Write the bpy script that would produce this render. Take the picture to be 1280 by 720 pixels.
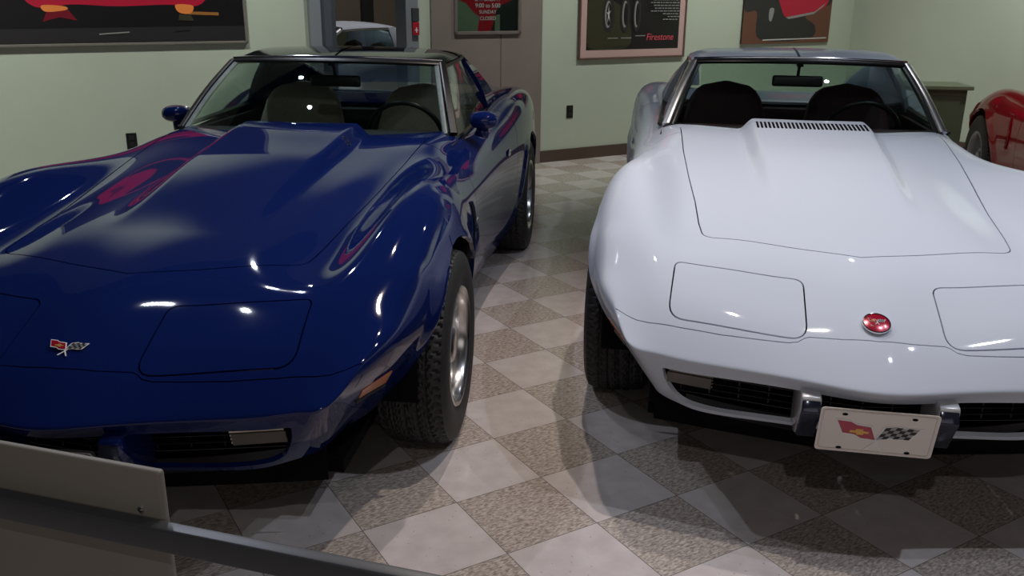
import bpy, bmesh, math, random
from math import sin, cos, pi, radians
from mathutils import Vector, Matrix
from mathutils.bvhtree import BVHTree

random.seed(7)
for o in list(bpy.data.objects): bpy.data.objects.remove(o)
SC = bpy.context.scene
COL = SC.collection

# ------------------------------------------------------------------ camera, world, lights, exposure
cam = bpy.data.cameras.new('camera'); camo = bpy.data.objects.new('camera', cam); COL.objects.link(camo)
PIT, ROL, F = 0.31436, 0.008815, 1123.38
fw = Vector((0, cos(PIT), -sin(PIT))); rt = Vector((1, 0, 0)); up = rt.cross(fw)
r2 = rt*cos(ROL) + up*sin(ROL); u2 = up*cos(ROL) - rt*sin(ROL)
camo.matrix_world = Matrix(((r2.x, u2.x, -fw.x, 0), (r2.y, u2.y, -fw.y, 0), (r2.z, u2.z, -fw.z, 1.4698), (0, 0, 0, 1)))
cam.sensor_fit = 'HORIZONTAL'; cam.sensor_width = 36; cam.lens = F/1280*36; cam.clip_start = .02
SC.camera = camo
wd = bpy.data.worlds.new('world'); SC.world = wd; wd.use_nodes = True
wd.node_tree.nodes['Background'].inputs[0].default_value = (.30, .34, .42, 1)
wd.node_tree.nodes['Background'].inputs[1].default_value = .03
SC.view_settings.view_transform = 'Standard'; SC.view_settings.look = 'None'
SC.view_settings.gamma = 1; SC.view_settings.use_curve_mapping = False
SC.view_settings.exposure = 0.0

def spot(loc, target, power, size, blend, rad, col):
    l = bpy.data.lights.new('spot_light', 'SPOT'); o = bpy.data.objects.new('spot_light', l); COL.objects.link(o)
    o.location = loc; d = Vector(target) - Vector(loc); o.rotation_euler = d.to_track_quat('-Z', 'Y').to_euler()
    l.energy = power; l.spot_size = radians(size); l.spot_blend = blend; l.shadow_soft_size = rad; l.color = col
def area(loc, target, power, sx, sy, col):
    l = bpy.data.lights.new('area_light', 'AREA'); o = bpy.data.objects.new('area_light', l); COL.objects.link(o)
    o.location = loc; d = Vector(target) - Vector(loc); o.rotation_euler = d.to_track_quat('-Z', 'Y').to_euler()
    l.energy = power; l.shape = 'RECTANGLE'; l.size = sx; l.size_y = sy; l.color = col
UX, VX = Vector((.5146, -.8574, 0)), Vector((.8574, .5146, 0))   # u: towards the viewer, v: along the back wall
DW, E_R = 6.978, 8.55                                             # back wall: -u . X = DW; right wall: v . X = E_R
def wv(v, d=DW, z=0): return VX*v - UX*d + Vector((0, 0, z))
WARM = (1, .88, .80); COOL = (.80, .86, 1); NEUT = (1, .95, .93)
# ceiling track heads, placed where the bodywork mirrors them, except the last two
for p, t, w, c in (((-1.87, 3.74, 3.6), (-1.2, 2.8, .5), 62, COOL), ((-1.73, 5.13, 3.6), (-.9, 3.6, .6), 40, COOL), ((-2.0, 6.18, 3.6), (-1.0, 4.6, .6), 25, COOL),
                   ((.32, 4.24, 3.6), (.2, 2.6, 0), 100, WARM), ((.85, 3.12, 3.6), (.4, 2.0, 0), 90, WARM), ((2.04, 2.25, 3.6), (1.2, 2.6, .5), 62, COOL),
                   ((2.66, 2.59, 3.6), (1.5, 3.0, .6), 40, COOL), ((-.2, -1.0, 3.6), (.9, 2.2, .4), 34, NEUT), ((2.4, 6.0, 3.6), (1.9, 5.1, .9), 30, COOL), ((2.5, 5.0, 3.6), (3.6, 6.0, .5), 75, NEUT)):  # last two added to brighten the white roof and the red car
    spot(p, t, w*1.45, 95, .9, .03, c)
area((.3, -2.6, 1.9), (.2, 2.2, .5), 17, 4.5, 1.6, (1, .92, .86))                       # unseen fill added behind the viewer to lift the car fronts
for v_, pw in ((-1.2, 95), (.9, 95), (3.1, 60), (5.4, 75), (7.4, 70)):                  # wall washers
    q = wv(v_, DW-1.5); spot((q.x, q.y, 3.7), tuple(wv(v_, DW, 1.1)), pw*2.9, 84, 1, .1, (.97, 1, .93))
q = wv(E_R-1.6, DW-2.6); spot((q.x, q.y, 3.7), tuple(wv(E_R, DW-2.6, 1.1)), 330, 90, 1, .1, (.97, 1, .93))

# ------------------------------------------------------------------ helpers
def link(o): COL.objects.link(o); return o
def tag(o, label=None, cat=None, group=None, kind=None):
    if label: o['label'] = label
    if cat: o['category'] = cat
    if group: o['group'] = group
    if kind: o['kind'] = kind
    return o
def empty(name, loc=(0, 0, 0), rz=0):
    o = bpy.data.objects.new(name, None); link(o); o.location = loc; o.rotation_euler = (0, 0, rz); o.empty_display_size = .1
    return o
def obj(name, bm, mat, parent=None, smooth=False, loc=None, rot=None):
    me = bpy.data.meshes.new(name)
    if isinstance(bm, bmesh.types.BMesh): bm.to_mesh(me); bm.free()
    else: me.from_pydata(bm[0], [], bm[1])
    if smooth:
        me.shade_smooth()
        if smooth is not True: me.set_sharp_from_angle(angle=radians(smooth))
    for m in (mat if isinstance(mat, (list, tuple)) else [mat]): me.materials.append(m)
    o = bpy.data.objects.new(name, me); link(o)
    if parent: o.parent = parent
    if loc: o.location = loc
    if rot: o.rotation_euler = rot
    return o
def bx(bm, x0, x1, y0, y1, z0, z1, bev=0, mi=0, M=None):
    g = bmesh.ops.create_cube(bm, size=1)['verts']
    for v in g: v.co = Vector(((x0+x1)/2 + v.co.x*(x1-x0), (y0+y1)/2 + v.co.y*(y1-y0), (z0+z1)/2 + v.co.z*(z1-z0)))
    fs = {f for v in g for f in v.link_faces}
    for f in fs: f.material_index = mi
    if bev:
        es = list({e for v in g for e in v.link_edges})
        r = bmesh.ops.bevel(bm, geom=es, offset=bev, segments=3, profile=.5, affect='EDGES')
        for f in r['faces']: f.material_index = mi
        g = list({v for f in r['faces'] for v in f.verts} | {v for v in g if v.is_valid})
    if M: bmesh.ops.transform(bm, matrix=M, verts=g)
    return bm
def lathe(bm, prof, n=48, axis='y', close=False, mi=0):
    """prof: list of (r, a): radius and position along the axis"""
    rows = []
    for i in range(n):
        t = 2*pi*i/n; row = []
        for r, a in prof:
            if axis == 'y': row.append(bm.verts.new((r*cos(t), a, r*sin(t))))
            elif axis == 'z': row.append(bm.verts.new((r*cos(t), r*sin(t), a)))
            else: row.append(bm.verts.new((a, r*cos(t), r*sin(t))))
        rows.append(row)
    m = len(prof)
    for i in range(n):
        A, B = rows[i], rows[(i+1) % n]
        for j in range(m if close else m-1):
            f = bm.faces.new((A[j], B[j], B[(j+1) % m], A[(j+1) % m])); f.material_index = mi
    return bm
def tube(bm, pts, r, n=8, closed=False):
    P = [Vector(p) for p in pts]; rows = []
    for i, p in enumerate(P):
        a = P[(i-1) % len(P)] if (closed or i) else P[0]; b = P[(i+1) % len(P)] if (closed or i < len(P)-1) else P[-1]
        t = (b-a).normalized(); s = t.orthogonal() if i == 0 else (s - t*s.dot(t)); s.normalize(); w = t.cross(s)
        rr = r[i] if isinstance(r, (list, tuple)) else r
        rows.append([bm.verts.new(p + (s*cos(2*pi*k/n) + w*sin(2*pi*k/n))*rr) for k in range(n)])
    for i in range(len(P) if closed else len(P)-1):
        A, B = rows[i], rows[(i+1) % len(P)]
        for k in range(n): bm.faces.new((A[k], A[(k+1) % n], B[(k+1) % n], B[k]))
    if not closed: bm.faces.new(rows[0][::-1]); bm.faces.new(rows[-1])
    return bm
def grid(bm, fn, nu, nv, mi=0, flip=False):
    V = [[bm.verts.new(fn(i/nu, j/nv)) for j in range(nv+1)] for i in range(nu+1)]
    for i in range(nu):
        for j in range(nv):
            q = (V[i][j], V[i+1][j], V[i+1][j+1], V[i][j+1])
            f = bm.faces.new(q[::-1] if flip else q); f.material_index = mi
    return V
def thicken(bm, t):
    bmesh.ops.recalc_face_normals(bm, faces=bm.faces)
    bmesh.ops.solidify(bm, geom=bm.faces[:], thickness=t)
    return bm
def prism(bm, pts, n, h, mi=0):
    """pts: 3-D outline, extruded by vector n*h"""
    n = Vector(n)*h
    a = [bm.verts.new(Vector(p)) for p in pts]; b = [bm.verts.new(Vector(p)+n) for p in pts]
    fs = [bm.faces.new(a[::-1]), bm.faces.new(b)]
    for i in range(len(a)): fs.append(bm.faces.new((a[i], a[(i+1) % len(a)], b[(i+1) % len(a)], b[i])))
    for f in fs: f.material_index = mi
    return bm
def lerp(a, b, t): return a + (b-a)*t
def sstep(a, b, x):
    t = max(0, min(1, (x-a)/(b-a))); return t*t*(3-2*t)
def tab(T, x):
    """monotone-ish cubic interpolation through a table"""
    n = len(T)
    if x <= T[0][0]: return T[0][1]
    if x >= T[-1][0]: return T[-1][1]
    i = max(k for k in range(n-1) if T[k][0] <= x)
    x0, y0 = T[i]; x1, y1 = T[i+1]; h = x1-x0; d = (y1-y0)/h
    def sl(k):
        if k <= 0 or k >= n-1: return (T[min(k+1, n-1)][1]-T[max(k-1, 0)][1])/(T[min(k+1, n-1)][0]-T[max(k-1, 0)][0])
        a = (T[k][1]-T[k-1][1])/(T[k][0]-T[k-1][0]); b = (T[k+1][1]-T[k][1])/(T[k+1][0]-T[k][0])
        ha = T[k][0]-T[k-1][0]; hb = T[k+1][0]-T[k][0]
        return (a*hb+b*ha)/(ha+hb)
    m0, m1 = sl(i), sl(i+1); t = (x-x0)/h
    return y0*(2*t**3-3*t*t+1) + h*m0*(t**3-2*t*t+t) + y1*(3*t*t-2*t**3) + h*m1*(t**3-t*t)

# ------------------------------------------------------------------ materials
MATS = {}
def mat(name, col, rough=.5, metal=0, coat=0, spec=.5, emis=None, es=0, coat_r=.03):
    if name in MATS: return MATS[name]
    m = bpy.data.materials.new(name); m.use_nodes = True; b = m.node_tree.nodes['Principled BSDF']
    b.inputs['Base Color'].default_value = (*col, 1); b.inputs['Roughness'].default_value = rough
    b.inputs['Metallic'].default_value = metal; b.inputs['Coat Weight'].default_value = coat
    b.inputs['Coat Roughness'].default_value = coat_r; b.inputs['Specular IOR Level'].default_value = spec
    if emis: b.inputs['Emission Color'].default_value = (*emis, 1); b.inputs['Emission Strength'].default_value = es
    MATS[name] = m; return m
def noise_mat(name, c1, c2, scale, rough=.5, detail=4, bump=0, metal=0, coat=0, spec=.5):
    m = mat(name, c1, rough, metal, coat, spec); nt = m.node_tree; b = nt.nodes['Principled BSDF']
    tc = nt.nodes.new('ShaderNodeTexCoord'); n = nt.nodes.new('ShaderNodeTexNoise'); r = nt.nodes.new('ShaderNodeValToRGB')
    n.inputs['Scale'].default_value = scale; n.inputs['Detail'].default_value = detail
    r.color_ramp.elements[0].position = .35; r.color_ramp.elements[1].position = .65
    r.color_ramp.elements[0].color = (*c1, 1); r.color_ramp.elements[1].color = (*c2, 1)
    nt.links.new(tc.outputs['Object'], n.inputs['Vector']); nt.links.new(n.outputs['Fac'], r.inputs['Fac'])
    nt.links.new(r.outputs['Color'], b.inputs['Base Color'])
    if bump:
        bp = nt.nodes.new('ShaderNodeBump'); bp.inputs['Strength'].default_value = bump; bp.inputs['Distance'].default_value = .002
        nt.links.new(n.outputs['Fac'], bp.inputs['Height']); nt.links.new(bp.outputs['Normal'], b.inputs['Normal'])
    return m
def glass_mat(name, tint, refl=1.0):
    m = bpy.data.materials.new(name); m.use_nodes = True; nt = m.node_tree; nt.nodes.clear()
    out = nt.nodes.new('ShaderNodeOutputMaterial'); mx = nt.nodes.new('ShaderNodeMixShader')
    tr = nt.nodes.new('ShaderNodeBsdfTransparent'); gl = nt.nodes.new('ShaderNodeBsdfGlossy'); fr = nt.nodes.new('ShaderNodeFresnel')
    tr.inputs[0].default_value = (*tint, 1); gl.inputs['Roughness'].default_value = .01; gl.inputs['Color'].default_value = (refl, refl, refl, 1)
    ge = nt.nodes.new('ShaderNodeNewGeometry'); mr = nt.nodes.new('ShaderNodeMapRange')
    mr.inputs['To Min'].default_value = 1.45; mr.inputs['To Max'].default_value = 1/1.45
    nt.links.new(ge.outputs['Backfacing'], mr.inputs[0]); nt.links.new(mr.outputs[0], fr.inputs[0])
    nt.links.new(fr.outputs[0], mx.inputs[0]); nt.links.new(tr.outputs[0], mx.inputs[1]); nt.links.new(gl.outputs[0], mx.inputs[2])
    nt.links.new(mx.outputs[0], out.inputs[0]); MATS[name] = m; return m
BLUE = mat('blue_paint', (.0045, .0125, .085), .6, 0, 1.0, 0)
WHITE = mat('white_paint', (.57, .62, .71), .6, 0, .6, 0)
RED = mat('red_paint', (.33, .004, .012), .6, 0, 1.0, 0)
CHROME = mat('chrome', (.75, .75, .76), .12, 1)
PILLAR = mat('brushed_pillar', (.8, .8, .82), .34, 1)
ALLOY = mat('polished_alloy', (.62, .62, .62), .22, 1)
BLACK = mat('black_trim', (.006, .006, .007), .35)
VOID = mat('dark_cavity', (.004, .004, .005), .9, spec=.1)
RUBBER = noise_mat('tire_rubber', (.012, .012, .013), (.022, .021, .021), 60, .62)
GLASS = glass_mat('tinted_glass', (.86, .92, .90))
AMBER = mat('amber_lens', (.55, .17, .06), .25, 0, .6)
LENS = mat('lamp_lens', (.70, .60, .48), .15, 0, .7)
BEIGE = noise_mat('beige_upholstery', (.36, .31, .25), (.42, .37, .30), 90, .85)
MAROON = noise_mat('maroon_upholstery', (.035, .007, .010), (.055, .012, .016), 90, .6)
DARKI = noise_mat('black_interior', (.012, .012, .014), (.02, .02, .022), 80, .7)
PINKW = mat('plate_enamel', (.80, .74, .70), .4, 0, .3)
EMRED = mat('emblem_red', (.38, .005, .03), .2, .2, 1)
EMWHITE = mat('emblem_white', (.8, .8, .8), .35)
EMGOLD = mat('emblem_gold', (.7, .42, .12), .3, .6)
EMGREY = mat('emblem_grey', (.33, .33, .34), .35, .4)

# ------------------------------------------------------------------ room (floor tiles and walls share one direction)
ORI = Vector((-.3198, 2.6629, 0))
RZ = math.atan2(VX.y, VX.x)                                        # local x = v, local y = -u
# ---- floor
def floor_mat():
    m = mat('vinyl_tiles', (.5, .5, .5), .12, 0, 0, .5); nt = m.node_tree; b = nt.nodes['Principled BSDF']; N = nt.nodes.new; L = nt.links.new
    tc = N('ShaderNodeTexCoord'); ck = N('ShaderNodeTexChecker'); ck.inputs['Scale'].default_value = 1/.3048
    mp = N('ShaderNodeMapping'); L(tc.outputs['Object'], mp.inputs['Vector']); mp.inputs['Location'].default_value = (.3048, 0, .1)
    L(mp.outputs[0], ck.inputs['Vector'])
    # mottled dark tile
    mp2 = N('ShaderNodeMapping'); L(tc.outputs['Object'], mp2.inputs['Vector']); mp2.inputs['Scale'].default_value = (1, 2.6, 1)
    n1 = N('ShaderNodeTexNoise'); n1.inputs['Scale'].default_value = 62; n1.inputs['Detail'].default_value = 5; n1.inputs['Distortion'].default_value = .6; L(mp2.outputs[0], n1.inputs['Vector'])
    r1 = N('ShaderNodeValToRGB'); L(n1.outputs['Fac'], r1.inputs[0])
    r1.color_ramp.elements[0].position = .36; r1.color_ramp.elements[0].color = (.26, .215, .185, 1)
    r1.color_ramp.elements[1].position = .64; r1.color_ramp.elements[1].color = (.58, .51, .46, 1)
    # pale tile with a few flecks
    n2 = N('ShaderNodeTexNoise'); n2.inputs['Scale'].default_value = 14; n2.inputs['Detail'].default_value = 6; L(tc.outputs['Object'], n2.inputs['Vector'])
    r2_ = N('ShaderNodeValToRGB'); L(n2.outputs['Fac'], r2_.inputs[0])
    r2_.color_ramp.elements[0].position = .3; r2_.color_ramp.elements[0].color = (.52, .465, .45, 1)
    r2_.color_ramp.elements[1].position = .7; r2_.color_ramp.elements[1].color = (.62, .565, .55, 1)
    vo = N('ShaderNodeTexVoronoi'); vo.inputs['Scale'].default_value = 34; L(tc.outputs['Object'], vo.inputs['Vector'])
    r3 = N('ShaderNodeValToRGB'); L(vo.outputs['Distance'], r3.inputs[0])
    r3.color_ramp.elements[0].position = .06; r3.color_ramp.elements[0].color = (.45, .42, .40, 1); r3.color_ramp.elements[1].position = .12; r3.color_ramp.elements[1].color = (1, 1, 1, 1)
    mu = N('ShaderNodeMix'); mu.data_type = 'RGBA'; mu.blend_type = 'MULTIPLY'; mu.inputs[0].default_value = .6
    L(r2_.outputs[0], mu.inputs[6]); L(r3.outputs[0], mu.inputs[7])
    mx = N('ShaderNodeMix'); mx.data_type = 'RGBA'; L(ck.outputs['Fac'], mx.inputs[0]); L(mu.outputs[2], mx.inputs[6]); L(r1.outputs[0], mx.inputs[7])
    # joints
    sp = N('ShaderNodeSeparateXYZ'); L(tc.outputs['Object'], sp.inputs[0]); js = []
    for ax in (0, 1):
        d = N('ShaderNodeMath'); d.operation = 'DIVIDE'; L(sp.outputs[ax], d.inputs[0]); d.inputs[1].default_value = .3048
        a = N('ShaderNodeMath'); a.operation = 'ADD'; L(d.outputs[0], a.inputs[0]); a.inputs[1].default_value = .5
        f = N('ShaderNodeMath'); f.operation = 'FRACT'; L(a.outputs[0], f.inputs[0])
        s = N('ShaderNodeMath'); s.operation = 'SUBTRACT'; L(f.outputs[0], s.inputs[0]); s.inputs[1].default_value = .5
        q = N('ShaderNodeMath'); q.operation = 'ABSOLUTE'; L(s.outputs[0], q.inputs[0])
        c = N('ShaderNodeMath'); c.operation = 'LESS_THAN'; L(q.outputs[0], c.inputs[0]); c.inputs[1].default_value = .0035; js.append(c)
    jm = N('ShaderNodeMath'); jm.operation = 'MAXIMUM'; L(js[0].outputs[0], jm.inputs[0]); L(js[1].outputs[0], jm.inputs[1])
    jx = N('ShaderNodeMix'); jx.data_type = 'RGBA'; L(jm.outputs[0], jx.inputs[0]); L(mx.outputs[2], jx.inputs[6]); jx.inputs[7].default_value = (.12, .095, .08, 1)
    L(jx.outputs[2], b.inputs['Base Color'])
    n4 = N('ShaderNodeTexNoise'); n4.inputs['Scale'].default_value = 3; L(tc.outputs['Object'], n4.inputs['Vector'])
    mr = N('ShaderNodeMapRange'); mr.inputs['To Min'].default_value = .10; mr.inputs['To Max'].default_value = .22; L(n4.outputs['Fac'], mr.inputs[0]); L(mr.outputs[0], b.inputs['Roughness'])
    return m
def P2(bm, pts):
    bm.faces.new([bm.verts.new(p) for p in pts]); return bm
fl = bmesh.new(); P2(fl, [(-6, -6, 0), (14, -6, 0), (14, 10, 0), (-6, 10, 0)])
fo = tag(obj('floor', fl, floor_mat()), kind='structure'); fo.location = ORI; fo.rotation_euler = (0, 0, RZ)
WALL = noise_mat('green_wall_paint', (.425, .475, .39), (.44, .49, .405), 3, .7)
CEIL = mat('dark_ceiling', (.02, .022, .028), .9)
HT = 3.9
def wallbox(name, v0, v1, d0, d1, z0, z1, m, kind='structure', parent=None):
    bm = bmesh.new(); bx(bm, v0, v1, d0, d1, z0, z1)
    o = obj(name, bm, m, parent); o.rotation_euler = (0, 0, RZ)
    if kind: tag(o, kind=kind)
    return o
bm = bmesh.new()
bx(bm, -7, 2.37, DW, DW+.15, 0, HT); bx(bm, 3.25, E_R+.15, DW, DW+.15, 0, HT); bx(bm, 2.37, 3.25, DW, DW+.15, 2.15, HT)
tag(obj('wall_back', bm, WALL, rot=(0, 0, RZ)), kind='structure')
wallbox('wall_right', E_R, E_R+.15, -4, DW, 0, HT, WALL)
wallbox('ceiling', -7, 14, -4, DW+4.2, HT, HT+.1, CEIL)
BASEB = mat('brown_baseboard', (.075, .045, .035), .5)
bm = bmesh.new(); bx(bm, -7, 2.30, DW-.012, DW+.001, 0, .108); bx(bm, 4.46, E_R, DW-.012, DW+.001, 0, .108)
tag(obj('baseboard_back', bm, BASEB, rot=(0, 0, RZ)), kind='structure')
bm = bmesh.new(); bx(bm, E_R-.012, E_R+.001, -4, DW-.012, 0, .108)
tag(obj('baseboard_right', bm, BASEB, rot=(0, 0, RZ)), kind='structure')

# ------------------------------------------------------------------ car body surface (s back from the nose, y to the car's left, z up)
WB, SF = 2.489, 1.03                      # wheelbase, front axle
TR_R = .335; TR_Y = .755                  # tyre radius, wheel centre offset
ST = [0, .13, .27, .42, .60, .80, 1.0, 1.22, 1.45, 1.70, 1.95, 2.25, 2.6, 2.95, 3.25, 3.5, 3.75, 4.0, 4.28, 4.52, 4.66]
Vtab = [(0, 0), (.19, .045), (.38, .09), (.53, .12), (.62, .145), (.70, .185), (.76, .25)]
ZC = [(0, .476), (.06, .521), (.13, .565), (.2, .605), (.3, .65), (.42, .692), (.6, .727), (.8, .757), (1.0, .782), (1.22, .807), (1.45, .83), (1.7, .856), (1.95, .884), (2.05, .890), (2.25, .882), (2.6, .86), (3.0, .86), (3.25, .885), (3.5, .90), (3.75, .90), (4.0, .885), (4.28, .86), (4.52, .83), (4.66, .78)]
Z1 = [(.045, .477), (.163, .56), (.27, .612), (.383, .663), (.5, .70), (.6, .722), (.8, .755)] + ZC[8:]
Z2 = [(.09, .479), (.19, .562), (.30, .618), (.41, .672), (.5, .697), (.6, .716), (.8, .748), (1.0, .774), (1.22, .80), (1.45, .826), (1.7, .855), (1.95, .884), (2.05, .890)] + ZC[14:]
Z3 = [(.12, .482), (.222, .570), (.33, .630), (.438, .681), (.55, .703), (.7, .722), (.85, .742), (1.05, .768), (1.3, .800), (1.6, .842), (1.95, .884), (2.05, .890), (2.25, .882), (2.6, .87), (3.0, .87), (3.25, .895), (3.5, .915), (3.75, .912), (4.0, .895), (4.28, .865), (4.52, .83), (4.66, .78)]
Z4 = [(.145, .488), (.25, .570), (.35, .630), (.45, .682), (.65, .756), (.85, .815), (1.05, .853), (1.3, .862), (1.5, .848), (1.75, .835), (2.0, .838), (2.25, .845), (2.6, .86), (2.95, .89), (3.25, .93), (3.5, .948), (3.75, .943), (4.0, .918), (4.28, .868), (4.52, .815), (4.66, .76)]
Z5 = [(.185, .506), (.30, .572), (.42, .620), (.6, .690), (.8, .745), (1.0, .782), (1.22, .790), (1.45, .768), (1.7, .755), (1.95, .752), (2.25, .762), (2.6, .785), (2.95, .825), (3.25, .865), (3.5, .885), (3.75, .88), (4.0, .855), (4.28, .81), (4.52, .765), (4.66, .72)]
Y1 = [(0, .19), (2, .19), (4.66, .18)]
Y2 = [(0, .38), (2, .38), (4.66, .36)]
Y3 = [(.1, .53), (.45, .545), (.8, .545), (1.3, .55), (1.95, .57), (2.6, .58), (3.5, .58), (4.66, .46)]
Y4 = [(.145, .62), (.45, .65), (.8, .675), (1.05, .69), (1.4, .69), (1.8, .675), (2.3, .675), (2.8, .69), (3.3, .72), (3.8, .70), (4.3, .64), (4.66, .57)]
Y5 = [(.185, .692), (.30, .735), (.42, .76), (.6, .79), (.8, .812), (1.0, .824), (1.22, .822), (1.45, .803), (1.7, .785), (1.95, .775), (2.25, .775), (2.6, .787), (2.95, .812), (3.25, .838), (3.5, .85), (3.75, .845), (4.0, .825), (4.28, .78), (4.52, .72), (4.66, .66)]
YM = [(.185, .705), (.3, .755), (.42, .795), (.6, .83), (.8, .858), (1.0, .872), (1.22, .868), (1.45, .842), (1.7, .818), (1.95, .808), (2.25, .808), (2.6, .82), (2.95, .848), (3.25, .872), (3.5, .878), (3.75, .872), (4.0, .852), (4.28, .81), (4.52, .75), (4.66, .69)]
YT = [Y1, Y2, Y3, Y4, Y5]; ZT = [ZC, Z1, Z2, Z3, Z4, Z5]
J = 5; I = len(ST)-1
def toppt(i, j):
    s0 = ST[i]; aj = abs(j); y = 0
    s = s0
    for _ in range(3):
        y = tab(YT[aj-1], s) if aj else 0
        s = s0 + tab(Vtab, y)*max(0, 1 - s0/1.1)
        if s0 > 4.3: s = s0 - (y/.7)**2*.05*(s0-4.3)/.36
    z = tab(ZT[aj], s)
    return Vector((s, y if j >= 0 else -y, z))
def skirtpt(i, j, k):
    p = toppt(i, j); sg = 1 if j > 0 else -1; ay = abs(p.y); aj = abs(j); s = p.x
    t = [0, .22, .47, .73, 1][k]
    fz = [0, .436, .375, .325, .279][k]
    if i == I and aj < J:
        return Vector((p.x + [0, .02, .02, -.03, -.12][k], p.y, [0, .66, .52, .38, .24][k]))
    if i == 0:                                                       # front face and corner
        fs = [.155, .13, .105, .10, .125, .165][aj]*t; fy = 1 - (1-[1, .93, .9, .87, .855, .86][aj])*t
        if aj == J: fz = lerp(fz, [0, .455, .40, .34, .281][k], 1)
        return Vector((p.x+fs, p.y*fy, fz))
    ym = tab(YM, s)
    # flank behind the arch
    zr = min([0, .60, .43, .29, .17][k], p.z-.03*k); yr = ym - [0, 0, .012, .035, .085][k]
    # flank ahead of it: tucks in strongly
    zf = [0, .575, .455, .365, .281][k]; zf = min(zf, p.z - [0, .035, .09, .15, .2][k]); yf = ym - [0, 0, .035, .085, .145][k]
    f = 1 - sstep(.85, 1.45, s)
    sh = max(0, .17*(1-(s-.18)/.75))*t
    q = Vector((s+sh*f, lerp(yr, yf, f)*sg, lerp(zr, zf, f)))
    wr = sstep(4.25, 4.66, s)
    return q.lerp(Vector((s + [0, .02, .02, -.03, -.12][k], ay*sg, [0, .66, .52, .38, .24][k])), wr)
def body_mesh():
    verts = []; faces = []; T = {}
    for i in range(I+1):
        for j in range(-J, J+1): T[i, j] = len(verts); verts.append(toppt(i, j))
    for i in range(I):
        for j in range(-J, J): faces.append((T[i, j], T[i+1, j], T[i+1, j+1], T[i, j+1]))
    per = [(0, j) for j in range(-J, J+1)] + [(i, J) for i in range(1, I+1)] + [(I, j) for j in range(J-1, -J-1, -1)] + [(i, -J) for i in range(I-1, 0, -1)]
    K = {}
    for p in per:
        K[p, 0] = T[p]
        for k in range(1, 5): K[p, k] = len(verts); verts.append(skirtpt(p[0], p[1], k))
    n = len(per)
    for a in range(n):
        p, q = per[a], per[(a+1) % n]
        for k in range(4): faces.append((K[p, k], K[q, k], K[q, k+1], K[p, k+1]))
    me = bpy.data.meshes.new('cage'); tgt = [v.copy() for v in verts]
    me.from_pydata(verts, [], faces)
    cr = me.attributes.new('crease_edge', 'FLOAT', 'EDGE')
    ek = {tuple(sorted(e.vertices)): e.index for e in me.edges}
    for a in range(n):                                               # the nose rim is fairly crisp, the flanks softer
        p, q = per[a], per[(a+1) % n]
        def cs(p): return .8 if p[0] == 0 else .5 if p[0] == 1 else (.35 if p[0] <= 4 else (.12 if p[0] < I-1 else .5))
        cr.data[ek[tuple(sorted((T[p], T[q])))]].value = min(cs(p), cs(q))
    o = bpy.data.objects.new('cage', me); COL.objects.link(o)
    md = o.modifiers.new('s', 'SUBSURF'); md.levels = 3; md.boundary_smooth = 'PRESERVE_CORNERS'
    for it in range(9):
        dg = bpy.context.evaluated_depsgraph_get(); ev = o.evaluated_get(dg); em = ev.to_mesh()
        lim = [em.vertices[k].co.copy() for k in range(len(verts))]; ev.to_mesh_clear()
        for k in range(len(verts)): me.vertices[k].co += (tgt[k]-lim[k])*.7
        me.update(); o.update_tag(); bpy.context.view_layer.update()
    md.levels = 4; bpy.context.view_layer.update()
    dg = bpy.context.evaluated_depsgraph_get(); fin = bpy.data.meshes.new_from_object(o.evaluated_get(dg))
    bpy.data.objects.remove(o)
    return fin
def bulge(x, y, z):
    if z < .55 or x > 2.15: return 0
    ay = abs(y); w = .245 + .03*sstep(.9, 1.95, x)
    e = 1 - sstep(w-.035, w+.03, ay)
    return e*.050*sstep(.80, 1.55, x)
BM0 = body_mesh()
for v in BM0.vertices:
    c = v.co
    v.co.z += bulge(*c)
    # wheel-arch flares
    for sc in (SF, SF+WB):
        d = math.hypot(c.x-sc, c.z-.335)
        if abs(c.y) > .5 and c.z < .72 and d < .50:
            v.co.y += math.copysign(.014*(1-sstep(.37, .46, d))*sstep(.30, .42, c.z)*(1-sstep(.64, .72, c.z)), c.y)
# fender-vent recess behind the front arches
BM0.update()
BVH0 = BVHTree.FromPolygons([v.co for v in BM0.vertices], [tuple(p.vertices) for p in BM0.polygons])
NRM0 = [Vector(v.normal) for v in BM0.vertices]; POLY0 = [tuple(p.vertices) for p in BM0.polygons]
def topz(s, y):
    h = BVH0.ray_cast(Vector((s, y, 3)), Vector((0, 0, -1))); return h[0] if h[0] else Vector((s, y, .5))
def topn(s, y): return BVH0.ray_cast(Vector((s, y, 3)), Vector((0, 0, -1)))[1]
def sidept(s, z, sg=1):
    h = BVH0.ray_cast(Vector((s, 2*sg, z)), Vector((0, -sg, 0))); return h[0]
def frontpt(y, z):
    h = BVH0.ray_cast(Vector((-2, y, z)), Vector((1, 0, 0))); return h[0], h[1]
def smooth_n(p):
    loc, n, idx, d = BVH0.find_nearest(p)
    if idx is None: return Vector((0, 0, 1))
    vs = POLY0[idx]; acc = Vector(); 
    for k in vs:
        w = 1/((BM0.vertices[k].co-loc).length+1e-4)**1.5; acc += NRM0[k]*w
    return acc.normalized()

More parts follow.
